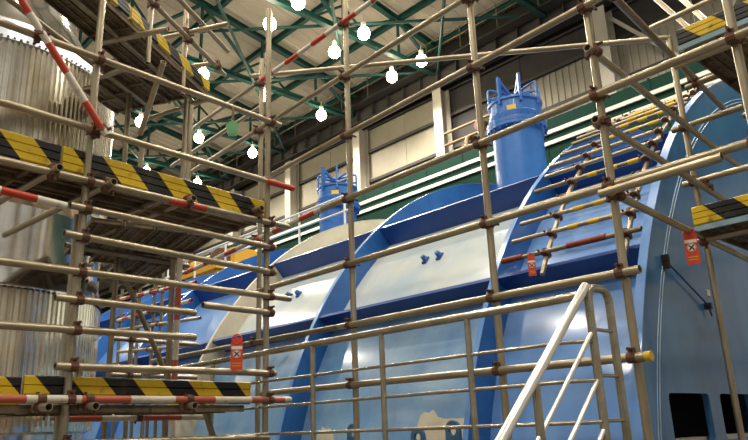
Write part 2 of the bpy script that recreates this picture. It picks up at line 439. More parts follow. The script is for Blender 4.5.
# the long wall opposite and the near end wall: unseen; openings added to let world light in and streak reflections
def opening_wall(name, label, p0, p1, inward, piers):
    t = thing(name, label, None, Vector(p0)); t['kind'] = 'structure'
    p0, p1 = Vector(p0), Vector(p1); d = (p1-p0); ln = d.length; d = d/ln
    def seg(nm, s0, s1, z0, z1, m, dp=.35):
        a, b = p0+d*s0, p0+d*s1; v, f = [], []
        box_data(v, f, 0, s1-s0, -dp/2, dp/2, 0, z1-z0); mesh_obj(nm, pyd(nm, v, f), M[m], t, a+Vector((0, 0, z0)), frame_x(d))
    n = int(ln/piers)
    for k in range(n+1): seg('pier', max(0, k*ln/n-.75), min(ln, k*ln/n+.75), 0, 18, 'girder', .5)
    seg('sill_wall', 0, ln, 0, 1.1, 'girder'); seg('band_wall', 0, ln, 7.4, 9.2, 'wall'); seg('top_wall', 0, ln, 14.5, 18.3, 'wall_shaded')
    for k in range(n):
        s0 = k*ln/n+.75; w_ = ln/n-1.5
        for q in (1, 2): seg('mullion', s0+w_*q/3-.06, s0+w_*q/3+.06, 1.1, 14.5, 'girder', .15)
        for z in (4.2, 11.8): seg('mullion', s0, s0+w_, z-.06, z+.06, 'girder', .15)
opening_wall('wall_left', 'unseen long wall opposite the turbine, openings added for reflections', (-13.6, -11.5, 0), (-13.6, 61, 0), (1, 0, 0), 6.0)
opening_wall('wall_front', 'unseen end wall behind the camera, openings added for reflections', (-13.6, -11.6, 0), (22.5, -11.6, 0), (0, 1, 0), 6.0)
# dark green balcony edge with white rails, half way up the long wall
gb = thing('green_gallery', 'dark green gallery edge with white rails running behind the turbine', 'gallery', Vector((20.6, 25, 9.6)))
box('gallery_beam', 20.7, 21.3, -8, 60, EYE+8.0, EYE+10.65, M['green_dark'], gb)
for z in (10.10, 9.68): bar('white_rail', (20.62, -8, EYE+z), (20.62, 60, EYE+z), .07, .14, 'rail_white', gb)
for k in range(34): box('gallery_post', 20.68, 20.76, -7.5+k*2, -7.42+k*2, EYE+8.0, EYE+10.7, M['green_dark'], gb)
# pipework in the recess between the columns
pw = thing('wall_pipework', 'brown pipes and valves on the wall behind the tall blue stack', 'pipework', Vector((21.5, 16.5, 9.6)))
for k, yy in enumerate((15.4, 16.1, 16.9)):
    path_tube('pipe', round_path([(21.6, yy, 9.0+EYE), (21.6, yy, 12.6+EYE-k*.4), (22.3, yy, 12.6+EYE-k*.4)], .3), .11, 'pipe_brown', pw)
for k in range(3): tube('pipe', (21.75, 14.0, 11.3+EYE+k*.55), (21.75, 18.2, 11.3+EYE+k*.55), .06, 'pipe_brown', pw, seg=10)
for yy, zz in ((16.1, 12.0), (15.4, 11.5), (16.9, 11.2)):
    vb_ = cyl('valve_body', (21.44, yy, zz+EYE), (21.72, yy, zz+EYE), .16, 'pipe_brown', pw)
    cyl('valve_wheel', (21.4, yy, zz+EYE), (21.46, yy, zz+EYE), .22, 'rust', vb_)

# ================================================================== HIGH-BAY LAMPS
def lathe(name, prof, m, parent, loc, seg=24, sm=40):
    v, f = [], []; n = len(prof)
    for k in range(seg):
        a = 2*PI*k/seg
        for r, z in prof: v.append((r*math.cos(a), r*math.sin(a), z))
    for k in range(seg):
        k2 = (k+1) % seg
        for i in range(n-1): f.append((k*n+i, k2*n+i, k2*n+i+1, k*n+i+1))
    me = bpy.data.meshes.new(name); me.from_pydata(v, [], f)
    bm = bmesh.new(); bm.from_mesh(me); bmesh.ops.remove_doubles(bm, verts=bm.verts, dist=1e-5)
    bmesh.ops.recalc_face_normals(bm, faces=bm.faces); bm.to_mesh(me); bm.free(); smooth(me, sm)
    return mesh_obj(name, me, M[m], parent, loc)
LMESH = {}
def lamp(x, y, label, on=True):
    z = EYE+15.0
    t = thing('ceiling_lamp', label, 'lamp', Vector((x, y, z)), 'high-bay lamps under the roof trusses')
    if not LMESH:
        a = lathe('lamp_bulb', [(0, -.34), (.12, -.32), (.22, -.22), (.25, -.06), (.20, .09), (.09, .17), (0, .19)], 'bulb', t, Vector((x, y, z)), 16)
        b = lathe('lamp_cap', [(0, .19), (.09, .19), (.10, .22), (.10, .40), (.05, .44), (0, .44)], 'lamp_shade', t, Vector((x, y, z)), 16)
        LMESH['b'], LMESH['c'] = a.data, b.data
    else:
        for k, nm in (('b', 'lamp_bulb'), ('c', 'lamp_cap')): mesh_obj(nm, LMESH[k], None, t, Vector((x, y, z)))
    tube('lamp_stem', (x, y, z+.42), (x, y, z+.62), .025, 'lamp_shade', t, seg=8)
    ld = bpy.data.lights.new('lamp_light', 'SPOT'); ld.energy = LAMP_W; ld.color = LAMP_C; ld.shadow_soft_size = .25
    ld.spot_size = D(164); ld.spot_blend = .45             # the reflector throws the light down
    lo = bpy.data.objects.new('lamp_light', ld); lo.location = (x, y, z-.6); place(lo, t)
XN = {13.1: 'left', 16.3: 'middle', 19.5: 'right'}
for y, rn in ((17.4, 'nearest'), (19.2, 'second'), (24.2, 'third'), (30.3, 'fourth'), (36.4, 'farthest')):
    for x in (13.1, 16.3, 19.6):
        nm = XN[min(XN, key=lambda q: abs(q-x))]
        lamp(x, y, 'glowing high-bay lamp, %s one of its row, in the %s row from the camera' % (nm, rn))
for x in (-2.9, 3.5, 9.9):
    for y in (24.2, 36.4): lamp(x, y, 'high-bay lamp over the hall, hidden behind the scaffold')
for x in (-9.3, -2.9, 3.5, 9.9, 16.3):
    for y in (-5.5, 0.3, 6.4, 12.4): lamp(x, y, 'high-bay lamp out of view above the camera')

# ================================================================== TURBINE CASING
TX, TZ, TR, SH = 9.36, -1.258+EYE, 5.03, 4.75         # axis, rib radius, shell radius
RIBS = [3.75, 6.34, 8.75, 11.3, 13.9, 16.5]; YE = 2.23
tb = thing('turbine_casing', 'huge round blue turbine casing with ribs and shelf stiffeners, behind the scaffold', 'turbine', Vector((TX, 9, 0)))
def ring_pt(r, th, y): return Vector((TX - r*math.cos(th), y, TZ + r*math.sin(th)))
def arc_plate(name, ra, rb, t0, t1, y0, y1, m, parent, nseg):
    """solid ring sector between radii, angles and y"""
    v, f = [], []; base = Vector((TX, y0, TZ))
    for k in range(nseg+1):
        th = t0+(t1-t0)*k/nseg
        for r, y in ((ra, y0), (rb, y0), (rb, y1), (ra, y1)): v.append(ring_pt(r, th, y)-base)
    for k in range(nseg):
        a, b = 4*k, 4*k+4
        for i in range(4): f.append((a+i, a+(i+1) % 4, b+(i+1) % 4, b+i))
    f += [(0, 1, 2, 3), (4*nseg+3, 4*nseg+2, 4*nseg+1, 4*nseg)]
    return mesh_obj(name, pyd(name, v, f, 30), M[m], parent, base)
TH0 = -D(4)
A1, A2 = D(30.4), D(49.2)
bays = [YE+.03] + RIBS
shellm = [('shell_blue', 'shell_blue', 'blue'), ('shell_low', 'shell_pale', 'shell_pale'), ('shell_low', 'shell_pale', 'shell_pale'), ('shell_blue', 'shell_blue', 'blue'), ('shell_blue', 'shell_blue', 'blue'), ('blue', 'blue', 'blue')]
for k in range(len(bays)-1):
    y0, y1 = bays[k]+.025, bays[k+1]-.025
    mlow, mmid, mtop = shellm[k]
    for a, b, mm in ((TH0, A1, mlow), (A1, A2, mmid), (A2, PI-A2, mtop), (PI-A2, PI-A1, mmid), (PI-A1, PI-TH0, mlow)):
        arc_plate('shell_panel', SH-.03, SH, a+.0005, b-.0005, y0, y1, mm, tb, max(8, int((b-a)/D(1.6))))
    for a in (A1, A2, PI-A2, PI-A1):
        # shelf stiffener: radial plate from the shell to the rib edge
        arc_plate('shelf_stiffener', SH+.002, TR-.012, a-.0035, a+.0035, y0, y1, 'blue_dark', tb, 1)  # shade under the shelves put into the deeper blue
for k, y in enumerate(RIBS):
    arc_plate('rib', SH-.05, TR, TH0, PI-TH0, y-.025, y+.025, 'cream' if k == 2 else 'blue', tb, 120)
    arc_plate('rib_edge', TR, TR+.006, TH0, PI-TH0, y-.028, y+.028, 'cream' if k == 2 else 'shell_blue', tb, 120)
# end wall with two openings (rounded corners)
RE = 5.10
def rrect(x0, x1, z0, z1, r, n=4):
    o = []
    for cx, cz, a0 in ((x1-r, z1-r, 0), (x0+r, z1-r, PI/2), (x0+r, z0+r, PI), (x1-r, z0+r, 1.5*PI)):
        for k in range(n+1):
            a = a0+PI/2*k/n; o.append((cx+r*math.cos(a), cz+r*math.sin(a)))
    return o
outer = [(TX-RE*math.cos(TH0+(PI-2*TH0)*k/120), TZ+RE*math.sin(TH0+(PI-2*TH0)*k/120)) for k in range(121)]
WIN = [(4.86, 5.54), (5.74, 6.40), (6.62, 7.28), (7.50, 8.16)]
holes = [rrect(a, b, EYE-.17, EYE+.17, .04) for a, b in WIN]
polys = [[Vector((x, z, 0)) for x, z in outer]] + [[Vector((x, z, 0)) for x, z in h] for h in holes]
tri = tessellate_polygon(polys)
flat = [p for q in polys for p in q]; nfl = len(flat); TK = .05; base = Vector((TX, YE, TZ))
v = [Vector((p.x, YE, p.y))-base for p in flat] + [Vector((p.x, YE+TK, p.y))-base for p in flat]
f = [tuple(t) for t in tri] + [tuple(nfl+i for i in t[::-1]) for t in tri]
n0 = 0
for q in polys:
    m_ = len(q)
    for i in range(m_): f.append((n0+i, n0+(i+1) % m_, nfl+n0+(i+1) % m_, nfl+n0+i))
    n0 += m_
ep = mesh_obj('end_wall', pyd('end_wall', v, f), M['blue_end'], tb, base)
arc_plate('end_rim', RE, RE+.012, TH0, PI-TH0, YE-.012, YE+.06, 'shell_blue', tb, 120)
for r in (4.84, 4.875):
    path_tube('weld_seam', [ring_pt(r, D(2)+(PI-D(4))*k/90, YE-.001) for k in range(91)], .004, 'weld', tb, 6)
for a, b in WIN: box('opening_sill', a+.02, b-.02, YE+.06, YE+.16, EYE-.20, EYE-.14, M['cream'], tb)
box('interior_shade', 5.0, 8.4, YE+.9, YE+.95, EYE-1.5, EYE+.4, M['dark'], tb)  # black sheet added as shade behind the openings
# thin pipe and brackets fixed to the end wall
path_tube('sensor_pipe', [at(667, 262, Y=YE-.03), at(708, 305, Y=YE-.03), at(712, 316, Y=YE-.03)], .008, 'blue_dark', tb, 6)
for p in ((666, 258), (667, 265), (709, 306)):
    q = at(*p, Y=YE-.03); box('pipe_clip', q.x-.02, q.x+.02, YE-.05, YE-.001, q.z-.025, q.z+.025, M['tag_black'], tb)
q = at(708, 293, Y=YE); box('paper_label', q.x-.03, q.x+.03, YE-.006, YE-.001, q.z-.025, q.z+.025, M['tag_white'], tb)
# eye brackets on the shell
def on_shell(px, py, r=SH):
    d = ray(px, py); xc, zc = TX, TZ-EYE
    a = d.x*d.x+d.z*d.z; b = -2*(d.x*xc+d.z*zc); c = xc*xc+zc*zc-r*r; D_ = b*b-4*a*c
    t = (-b-math.sqrt(max(D_, 0)))/2/a; p = d*t
    return p + Vector((0, 0, EYE)), math.atan2(p.z-zc, xc-p.x)
for (px, py) in ((426, 261), (440, 257), (290, 297), (299, 295)):
    p, th = on_shell(px, py); nrm = Vector((-math.cos(th), 0, math.sin(th))); tg = Vector((math.sin(th), 0, math.cos(th)))
    bk = bar('eye_bracket', p-tg*.05-nrm*.002, p+tg*.05-nrm*.002, .06, .05, 'blue_dark', tb, hint=nrm)
    cyl('bracket_bolt', p+nrm*.02, p+nrm*.08, .028, 'blue', bk, 10)
    cyl('bracket_bolt', p+tg*.03+nrm*.02, p+tg*.03+nrm*.05, .015, 'rust', bk, 8)
# lifting lugs: upright plates with an oval hole
def lug(px, py, h):
    c = at(px, py, X=4.45); wd = .075; v, f = [], []; nn = 10
    pts = [(-wd, -.5), (wd, -.5)] + [(wd*math.cos(PI*k/nn), wd*math.sin(PI*k/nn)) for k in range(nn+1)]
    hol = [(.040*math.cos(2*PI*k/14), -.005+.038*math.sin(2*PI*k/14)) for k in range(14)]
    P = [[Vector((a, b, 0)) for a, b in pts], [Vector((a, b, 0)) for a, b in hol]]
    tr = tessellate_polygon(P); fl_ = P[0]+P[1]; n = len(fl_)
    v = [(0, -q.x, q.y) for q in fl_] + [(.03, -q.x, q.y) for q in fl_]
    f = [tuple(t) for t in tr] + [tuple(n+i for i in t[::-1]) for t in tr]; s = 0
    for q in P:
        for i in range(len(q)): f.append((s+i, s+(i+1) % len(q), n+s+(i+1) % len(q), n+s+i))
        s += len(q)
    o = mesh_obj('lifting_lug', pyd('lifting_lug', v, f), M['lug'], tb, c)
    box('lug_foot', c.x-.02, TX-SH*math.cos(D(3))+.02, c.y-.05, c.y+.05, c.z-.5, c.z-.42, M['lug'], o)
M['lug'] = mat('blue_grey_lug_paint', (62, 104, 140), .4)
for a in ((352, 432, .2), (417, 437, .2), (452, 430, .2)): lug(*a)
# ragged patch of bare cream primer on the low shell
def patch(pts):
    v, f = [], []; base = None; P = [on_shell(*p, r=SH+.004)[0] for p in pts]; base = P[0]
    n = len(P); c = on_shell(sum(p[0] for p in pts)/n, sum(p[1] for p in pts)/n, r=SH+.004)[0]
    v = [p-base for p in P] + [c-base]; f = [(i, (i+1) % n, n) for i in range(n)]
    me = pyd('bare_patch', v, f); o = mesh_obj('bare_patch', me, M['cream'], tb, base)
    sm = o.modifiers.new('thickness', 'SOLIDIFY'); sm.thickness = .004; sm.offset = 0
patch([(416, 440), (417, 428), (419, 420), (421, 415), (425, 412), (429, 413), (433, 410), (435, 412), (436, 418), (439, 417), (446, 419), (452, 418), (459, 419), (465, 418), (470, 419), (470, 440)])
patch([(316, 440), (318, 433), (321, 431), (322, 427), (326, 429), (330, 428), (333, 433), (334, 440)])

# ================================================================== BLUE VENT STACKS
def vent_stack(x, y, rad, z0, zf, zt, zc, label, yaw):
    t = thing('vent_stack', label, 'vent', Vector((x, y, z0)), 'vent stacks on the turbine')
    c = Vector((x, y, 0))
    lathe('pipe', [(0, z0), (rad, z0), (rad, zf-.06), (0, zf-.06)], 'stack', t, c, 40)
    lathe('lower_flange', [(rad-.02, zf-.10), (rad*1.2, zf-.10), (rad*1.2, zf-.045), (rad-.02, zf-.045)], 'stack', t, c, 40)
    uf_ = lathe('upper_flange', [(rad-.02, zf-.04), (rad*1.2, zf-.04), (rad*1.2, zf+.02), (rad-.02, zf+.02)], 'stack', t, c, 40)
    lathe('drum', [(0, zf+.02), (rad*1.08, zf+.02), (rad*1.10, zf+.12), (rad*1.03, zf+.15), (rad*1.03, zt-.04), (rad*1.10, zt-.03), (rad*1.10, zt), (rad*.95, zt), (rad*.95, zt-.12), (0, zt-.12)], 'stack', t, c, 40)
    for k in range(24):
        a = 2*PI*k/24; p = Vector((x+rad*1.13*math.cos(a), y+rad*1.13*math.sin(a), 0))
        cyl('flange_bolt', p+Vector((0, 0, zf-.14)), p+Vector((0, 0, zf+.05)), .018, 'blue_dark', uf_, 8)
    for k in range(8):
        a = 2*PI*k/8+yaw; flat_ = k in (0, 1, 4, 5); d = Vector((math.cos(a), math.sin(a), 0)); o = Vector((x, y, 0))+d*(rad*1.04)
        if flat_:
            bar('cage_post', o+Vector((0, 0, zt-.10)), o+Vector((0, 0, zc)), .035, .075, 'stack', t, hint=d)
            bar('cage_brace', o+Vector((0, 0, zc-.04)), Vector((x, y, zt+.10)), .03, .05, 'stack', t)
        else:
            path_tube('cage_loop', round_path([o+Vector((0, 0, zt-.10)), o+Vector((0, 0, zc-.06)), Vector((x, y, zc-.16))], .06), .018, 'stack', t, 8)
        bar('cage_rail', o*1+Vector((0, 0, zt+.13)), Vector((x, y, zt+.13)), .025, .03, 'stack', t)
    d = (Vector((0, 0, 0))-Vector((x, y, 0))).normalized(); s = Vector((-d.y, d.x, 0)); a0 = math.atan2(d.y, d.x)-.12
    dd = Vector((math.cos(a0), math.sin(a0), 0)); p = Vector((x, y, zt-.20))+dd*(rad*1.035)
    bar('yellow_plate', p-Vector((-dd.y, dd.x, 0))*.07, p+Vector((-dd.y, dd.x, 0))*.07, .012, .10, 'yellow', t)
vent_stack(8.4, 5.58, .385, EYE+3.31, EYE+4.39, EYE+4.75, EYE+5.10, 'blue vent stack with barred cage, taller and nearer to the camera', D(-177.4))
vent_stack(8.4, 9.90, .365, EYE+3.31, EYE+4.24, EYE+4.60, EYE+4.97, 'blue vent stack with barred cage, farther along the turbine, between the left poles', D(-176))

# ================================================================== TUBE LADDER LAID OVER THE CASING
ld = thing('tube_ladder', 'curved ladder of short tubes laid over the blue casing beside the end wall', 'ladder', Vector((5, 3, 0)))
reg = []
RL = TR+.03
for y in (3.18, 2.44):
    path_tube('stile', [ring_pt(RL, D(29)+D(38)*k/24, y) for k in range(25)], .022, 'tube', ld, 12)
ANG = [31.4, 34.0, 36.6, 39.4, 42.3, 45.3, 48.0, 51.0, 54.4, 57.0, 59.6, 62.2, 64.8]
for i, a in enumerate(ANG):
    th = D(a); p0 = ring_pt(RL+.045, th, 3.60-.02*(i % 3)); p1 = ring_pt(RL+.045, th, 2.30+.05*(i % 4))
    rg_ = tube('rung', p0, p1, .021, 'tube' if i % 4 else 'tube_dark', ld, seg=10)
    for y in (3.18, 2.44): coupler(ring_pt(RL+.02, th, y), (math.sin(th), 0, math.cos(th)), (0, 1, 0), ld)
    if i in (1, 2, 4, 7, 8, 9, 10):
        for q in range(3):
            y0 = 3.0-.2*q
            cyl('tape_mark', ring_pt(RL+.045, th, y0), ring_pt(RL+.045, th, y0-.10), .0222, 'yellow', rg_, 10)
cyl('rung_sleeve', ring_pt(RL+.05, D(31.4), 3.62), ring_pt(RL+.05, D(31.4), 3.40), .026, 'rust_red', ld, 10)
cyl('rung_sleeve', ring_pt(RL+.05, D(31.4), 2.95), ring_pt(RL+.05, D(31.4), 2.60), .026, 'rust_red', ld, 10)

# ================================================================== CLAD VESSEL
VC = Vector((1.502, 7.35, 0)); VR = 1.27
ve = thing('clad_vessel', 'tall round vessel clad in shiny ribbed aluminium inside the left scaffold', 'vessel', VC)
def corrugated(name, r, z0, z1, m, n=160, depth=.02):
    prof = [(0, 0), (.30, 0), (.42, 1), (.88, 1)]
    v, f = [], []
    for z in (z0, z1):
        for k in range(n):
            for u, h in prof:
                a = 2*PI*(k+u)/n; rr = r+depth*h; v.append((rr*math.cos(a), rr*math.sin(a), z))
    q = n*4
    for k in range(q): f.append((k, (k+1) % q, q+(k+1) % q, q+k))
    o = mesh_obj(name, pyd(name, v, f), M[m], ve, VC)
    return o
def vz(z): return EYE+z
lathe('base_section', [(VR*.96, 0), (VR*.96, vz(.06)), (VR*.99, vz(.08))], 'alu', ve, VC, 72)
corrugated('ribbed_cladding', VR-.005, vz(.08), vz(1.235), 'alu_rib')
lathe('cladding_band', [(VR-.01, vz(.08)), (VR+.014, vz(.08)), (VR+.014, vz(.12)), (VR-.01, vz(.12))], 'alu', ve, VC, 72)
lathe('smooth_section', [(VR+.016, vz(1.23)), (VR+.018, vz(1.26)), (VR-.02, vz(1.42)), (VR-.02, vz(1.95)), (VR-.005, vz(1.97))], 'alu', ve, VC, 96, 25)
lathe('flared_band', [(VR-.005, vz(1.97)), (VR+.03, vz(2.02)), (VR+.02, vz(2.16)), (VR-.01, vz(2.22)), (VR-.01, vz(2.25))], 'alu', ve, VC, 96, 25)
corrugated('ribbed_cladding', VR-.02, vz(2.25), vz(3.44), 'alu_rib')
lathe('flashing_band', [(VR-.02, vz(3.44)), (VR+.012, vz(3.44)), (VR+.0, vz(3.60)), (VR-.06, vz(3.68))], 'alu_band', ve, VC, 96, 25)
lathe('dome_cladding', [(VR-.06, vz(3.64)), (1.10, vz(3.78)), (.95, vz(3.98)), (.86, vz(4.14)), (.80, vz(4.36)), (.72, vz(4.52)), (.60, vz(4.66)), (.42, vz(4.80)), (.2, vz(4.87)), (0, vz(4.88))], 'alu', ve, VC, 96, 30)
# rivets along the seams
rv = [(VR+.010, vz(3.455)), (VR+.02, vz(1.225))]
for rr, zz in rv:
    v, f = [], []
    for k in range(150):
        a = 2*PI*k/150; c = Vector((rr*math.cos(a), rr*math.sin(a), zz)); box_data(v, f, c.x-.009, c.x+.009, c.y-.009, c.y+.009, c.z-.007, c.z+.007)
    o = mesh_obj('rivet_row', pyd('rivet_row', v, f), M['tag_black'], ve, VC); o['kind'] = 'stuff'

# ================================================================== SCAFFOLD IN FRONT OF THE TURBINE
ts = thing('tube_scaffold', 'galvanised tube scaffold standing in front of the blue turbine casing', 'scaffold', Vector((3.46, 3, 0)))
reg = []
SX = 3.46; LX = 3.409
def std(x, y, ztop, m='tube', parent=ts, z0=0.0, r=.0230, rg=None): return tube('standard', (x, y, z0), (x, y, EYE+ztop), r, m, parent, reg=reg if rg is None else rg)
p2 = at(260, 220, X=SX)
for q in (at(260, 220, X=SX), at(351, 220, X=SX), at(489, 220, X=SX), at(617, 220, X=SX), at(733, 30, X=SX)):
    std(SX, q.y, 3.9 if q.y < 5 else 3.6)
def led(a, b, X, m='tube', e0=0.0, e1=0.0, name='ledger', parent=ts):
    return tube(name, at(*a, X=X), at(*b, X=X), .0230, m, parent, e0, e1, reg if parent is ts else reg2)
reg2 = []
led((235, 99), (262, 80), LX, 'tube', 0.9, 0.0)
led((262, 80), (374, 0), LX, 'redwhite', 0.0, 0.0)
led((374, 0), (400, -18), LX, 'tube', 0, 1.5)
led((196, 150), (268, 102), 3.62, 'tube', .6, 0)
led((226, 150), (463, 0), LX, 'tube', .7, 1.5)
led((269, 176), (560, 19), LX, 'tube', .1, 1.2)
led((200, 266), (322, 209), LX, 'redwhite', .3, 0)
led((322, 209), (748, 31), LX, 'tube', 0, .5)
led((262, 290), (560, 201), LX, 'tube', .12, 0)
led((560, 201), (748, 143), LX, 'tube', 0, .5)
led((600, 194), (722, 157), LX-.05, 'tube', 0, 0)
led((170, 358), (339, 327), LX, 'tube_dark', .4, 0)
led((339, 327), (640, 269), LX, 'tube', 0, 0)
led((268, 393), (648, 356), LX, 'tube', .1, .02)
for p, col in (((649.5, 356), 'yellow'),):
    c = at(*p, X=LX); cyl('end_cap', c+Vector((0, .02, 0)), c-Vector((0, .012, 0)), .0255, col, ts, 12)
# second row in front of the end wall
P6 = at(702, 220, Y=1.95); std(P6.x, P6.y, 3.0); std(P6.x, .75, 3.6)
for a, b, m_ in (((622, 198), (745, 258), 'tube'), ((606, 126), (729, 203), 'tube'), ((598, 56), (729, 159), 'tube'), ((617, 0), (717, 102), 'tube_dark')):
    A_, B_ = at(*a, X=SX+.06), at(*b, Y=1.90)
    tube('transom', A_, B_, .0230, m_, ts, .14 if a[0] != 617 else .8, .25, reg)
c = at(619, 194, X=SX); cyl('end_cap', c+Vector((-.10, 0, 0)), c+Vector((-.06, 0, 0)), .027, 'yellow', ts, 12)
def led6(a, b, e0=0, e1=.5, X=P6.x-.05, m='tube'): tube('ledger', at(*a, X=X), at(*b, X=X), .0230, m, ts, e0, e1, reg)
led6((683, 185), (748, 167)); led6((672, 131), (748, 105), m='tube_dark'); led6((650, 28.6), (711, 0)); led6((686, 88), (748, 62), m='tube_dark')
# long brace at the top, and slim ones
tube('brace', at(252, 76, X=3.52), at(670, 37.5, X=P6.x), .0230, 'tube', ts, 0, 0, reg)
tube('brace', at(657, 0, X=P6.x+.4), at(692, 31, X=P6.x+.1), .0230, 'tube_dark', ts, .5, .5)
tube('brace', at(683, 0, X=P6.x+.2), at(705, 20, X=P6.x), .0230, 'tube', ts, .5, .2)
# upper and lower working platforms by the end wall
def platform_r(pa, pb, X, n, ln, h, tm):
    A_ = at(*pa, X=X); B_ = at(*pb, X=X); z = (A_.z+B_.z)/2
    toe_board((X, A_.y, z+.005), (X, B_.y-.5, z+.005), h, tm, ts)
    bar('deck_edge', (X-.012, A_.y, z-.024), (X-.012, B_.y-.5, z-.024), .012, .035, 'edge_blue', ts)
    for k in range(n):
        plank((X+.02, A_.y-.02-k*.24, z), Vector((1, 0, 0)), ln, .23, 'plank2' if k % 2 else 'plank', ts, Vector((0, -1, 0)))
    tube('transom', (X+.12, A_.y+.10, z-.075), (X+.12, B_.y-.7, z-.075), .0230, 'tube', ts, 0, 0, reg)
    tube('transom', (X+ln-.2, A_.y+.10, z-.075), (X+ln-.2, B_.y-.7, z-.075), .0230, 'tube_dark', ts, 0, 0, reg)
platform_r((679, 46), (729, 26), 4.5, 4, 1.6, .115, 'toe_r')
platform_r((695, 227), (748, 214), 4.75, 3, 1.5, .13, 'toe')
auto_couplers(reg, ts)

# ================================================================== SCAFFOLD AROUND THE VESSEL
vs_ = thing('vessel_scaffold', 'scaffold with planked decks and striped toe boards around the clad vessel', 'scaffold', Vector((1.49, 4.2, 0)))
reg2 = []
def Lp(u, o, z): return LP + DX*u + DY*o + Vector((0, 0, EYE+z))
def stl(u, o, z0, z1, m='tube'): return tube('standard', Lp(u, o, z0), Lp(u, o, z1), .0230, m, vs_, reg=reg2)
def uof(px, py, o):
    p = at(px, py, L=o); return DX.dot(p-LP)
stl(0, 0, -1.6, 3.6)
U2 = uof(267, 220, 0); stl(U2, 0, -1.6, 3.52)
def ll(a, b, m='tube', o=-.051, e0=0, e1=0, name='ledger'): return tube(name, at(*a, L=o), at(*b, L=o), .0230, m, vs_, e0, e1, reg2)
ll((0, 22), (280, 125), e0=.8); ll((0, 102), (270, 182), e0=.8)
tube('painted_end', at(266, 181, L=-.051), at(293, 188.5, L=-.051), .0255, 'red', vs_)
ll((0, 160), (288, 227), e0=.8)
ll((0, 190), (66, 206), 'redwhite', o=-.10, e0=.8); ll((70, 205), (275, 248), o=-.051)
ll((64, 233), (275, 273)); ll((0, 261), (290, 299), e0=.8); ll((55, 297), (195, 313)); ll((203, 305), (272, 313))
ll((0, 325), (195, 337.5), e0=.8); ll((55, 366), (275, 373.5)); ll((0, 399), (290, 400), 'redwhite2', e0=.8)
ll((-20, 447), (268, 437.5), e0=.3)
ll((20, -2), (106, 135), 'redwhite', o=-.11, e0=.5, name='brace')
cyl('painted_band', at(170, 200.6, L=-.051), at(205, 208.5, L=-.051), .0255, 'red', vs_, 14)
# rear standards and short uprights
u_ = uof(178, 300, .7); tube('standard', Lp(u_, .7, -1.6), Lp(u_, .7, 1.42), .0230, 'redwhite2', vs_, reg=reg2)
u_ = uof(171.5, 300, .78); stl(u_, .78, -1.6, 1.38, 'tube_dark')
for px, o, m_, z0, z1 in ((120, 1.5, 'tube_dark', -1.6, 3.1), (137, 1.3, 'tube', 1.62, 2.55), (181, 1.2, 'tube', 1.62, 3.1), (186, .95, 'tube', 1.62, 2.9), (132, 2.6, 'tube_dark', -1.6, 1.5), (67, .5, 'tube', -1.6, 1.5)):
    stl(uof(px, 220 if z1 > 2 else 330, o), o, z0, z1, m_)
stl(uof(78, 380, .04), .04, .2, .46)
tube('brace', at(128, 285, L=1.6), at(168, 378, L=1.6), .0230, 'tube_dark', vs_, .5, .3, reg2)
tube('brace', at(157, 82, L=.6), at(146, 116, L=.9), .0230, 'tube', vs_, .2, .2, reg2)
tube('brace', at(205, 410, L=.3), at(214, 440, L=.3), .0230, 'tube_dark', vs_, .1, .5, reg2)
# transoms running back from the front row; open ends face the camera
for px, py, o0, ln in ((60, 167, -.14, 1.0), (114, 181.5, -.14, 1.65), (194, 198, -.12, 1.75), (49, 407, -.16, 1.0), (96, 406, -.14, 1.6), (195, 405.5, -.12, 2.0), (262, 208, -.10, 2.4)):
    a = at(px, py, L=o0); tube('transom', a, a+DY*ln, .0230, 'tube', vs_, 0, 0, reg2)
for o in (1.2, 2.2): tube('ledger', Lp(.45 if o < 2 else 1.25, o, 1.47), Lp(U2+.1, o, 1.47), .0230, 'tube_dark', vs_, 0, 0, reg2)
for zz in (.62, .98): tube('ledger', Lp(1.62, 2.6, zz), Lp(U2+1.2, 2.6, zz), .0230, 'tube_dark', vs_, 0, 0, reg2)
for zz, m_ in ((.17, 'redwhite2'),): tube('ledger', Lp(.2, .55, zz-.03), Lp(U2-.1, .55, zz-.03), .0230, m_, vs_, 0, 0, reg2)
# middle deck: front strip along the row, right wing running back beside the vessel
ZM = 1.60
for k in range(2): plank(Lp(-1.2, .03+k*.235, ZM), DX, 1.75, .225, 'plank', vs_, DY); plank(Lp(.57, .03+k*.235, ZM), DX, U2-.65, .225, 'plank2', vs_, DY)
wd_ = Vector((math.cos(D(80)), math.sin(D(80)), 0)); ws_ = Vector((-wd_.y, wd_.x, 0)); wst = Vector((2.80, 4.86, EYE+ZM))
for k in range(4):
    a_ = wst+ws_*(.245*k); ln = 2.45
    while min(((a_+wd_*ln+ws_*q) - VC).to_2d().length for q in (0, .235)) < VR+.06 or min(((a_+wd_*(ln*.6)+ws_*q) - VC).to_2d().length for q in (0, .235)) < VR+.06: ln -= .05
    plank(a_, wd_, ln, .235, 'plank' if k % 2 else 'plank2', vs_, ws_)
toe_board(Lp(-1.2, .02, ZM+.005), Lp(-.17, .02, ZM+.005), .155, 'toe', vs_); toe_board(Lp(-.16, .012, ZM+.005), Lp(U2-.03, .012, ZM+.005), .155, 'toe', vs_)
# lower deck
ZL = .20
for k in range(2): plank(Lp(-1.2, .03+k*.235, ZL), DX, 1.75, .225, 'plank', vs_, DY); plank(Lp(.57, .03+k*.235, ZL), DX, U2-.74, .225, 'plank2', vs_, DY)
toe_board(Lp(-1.2, .035, ZL+.0), Lp(-.25, .035, ZL+.0), .15, 'toe', vs_); toe_board(Lp(-.24, .02, ZL+.005), Lp(U2-.13, .02, ZL+.005), .155, 'toe', vs_)
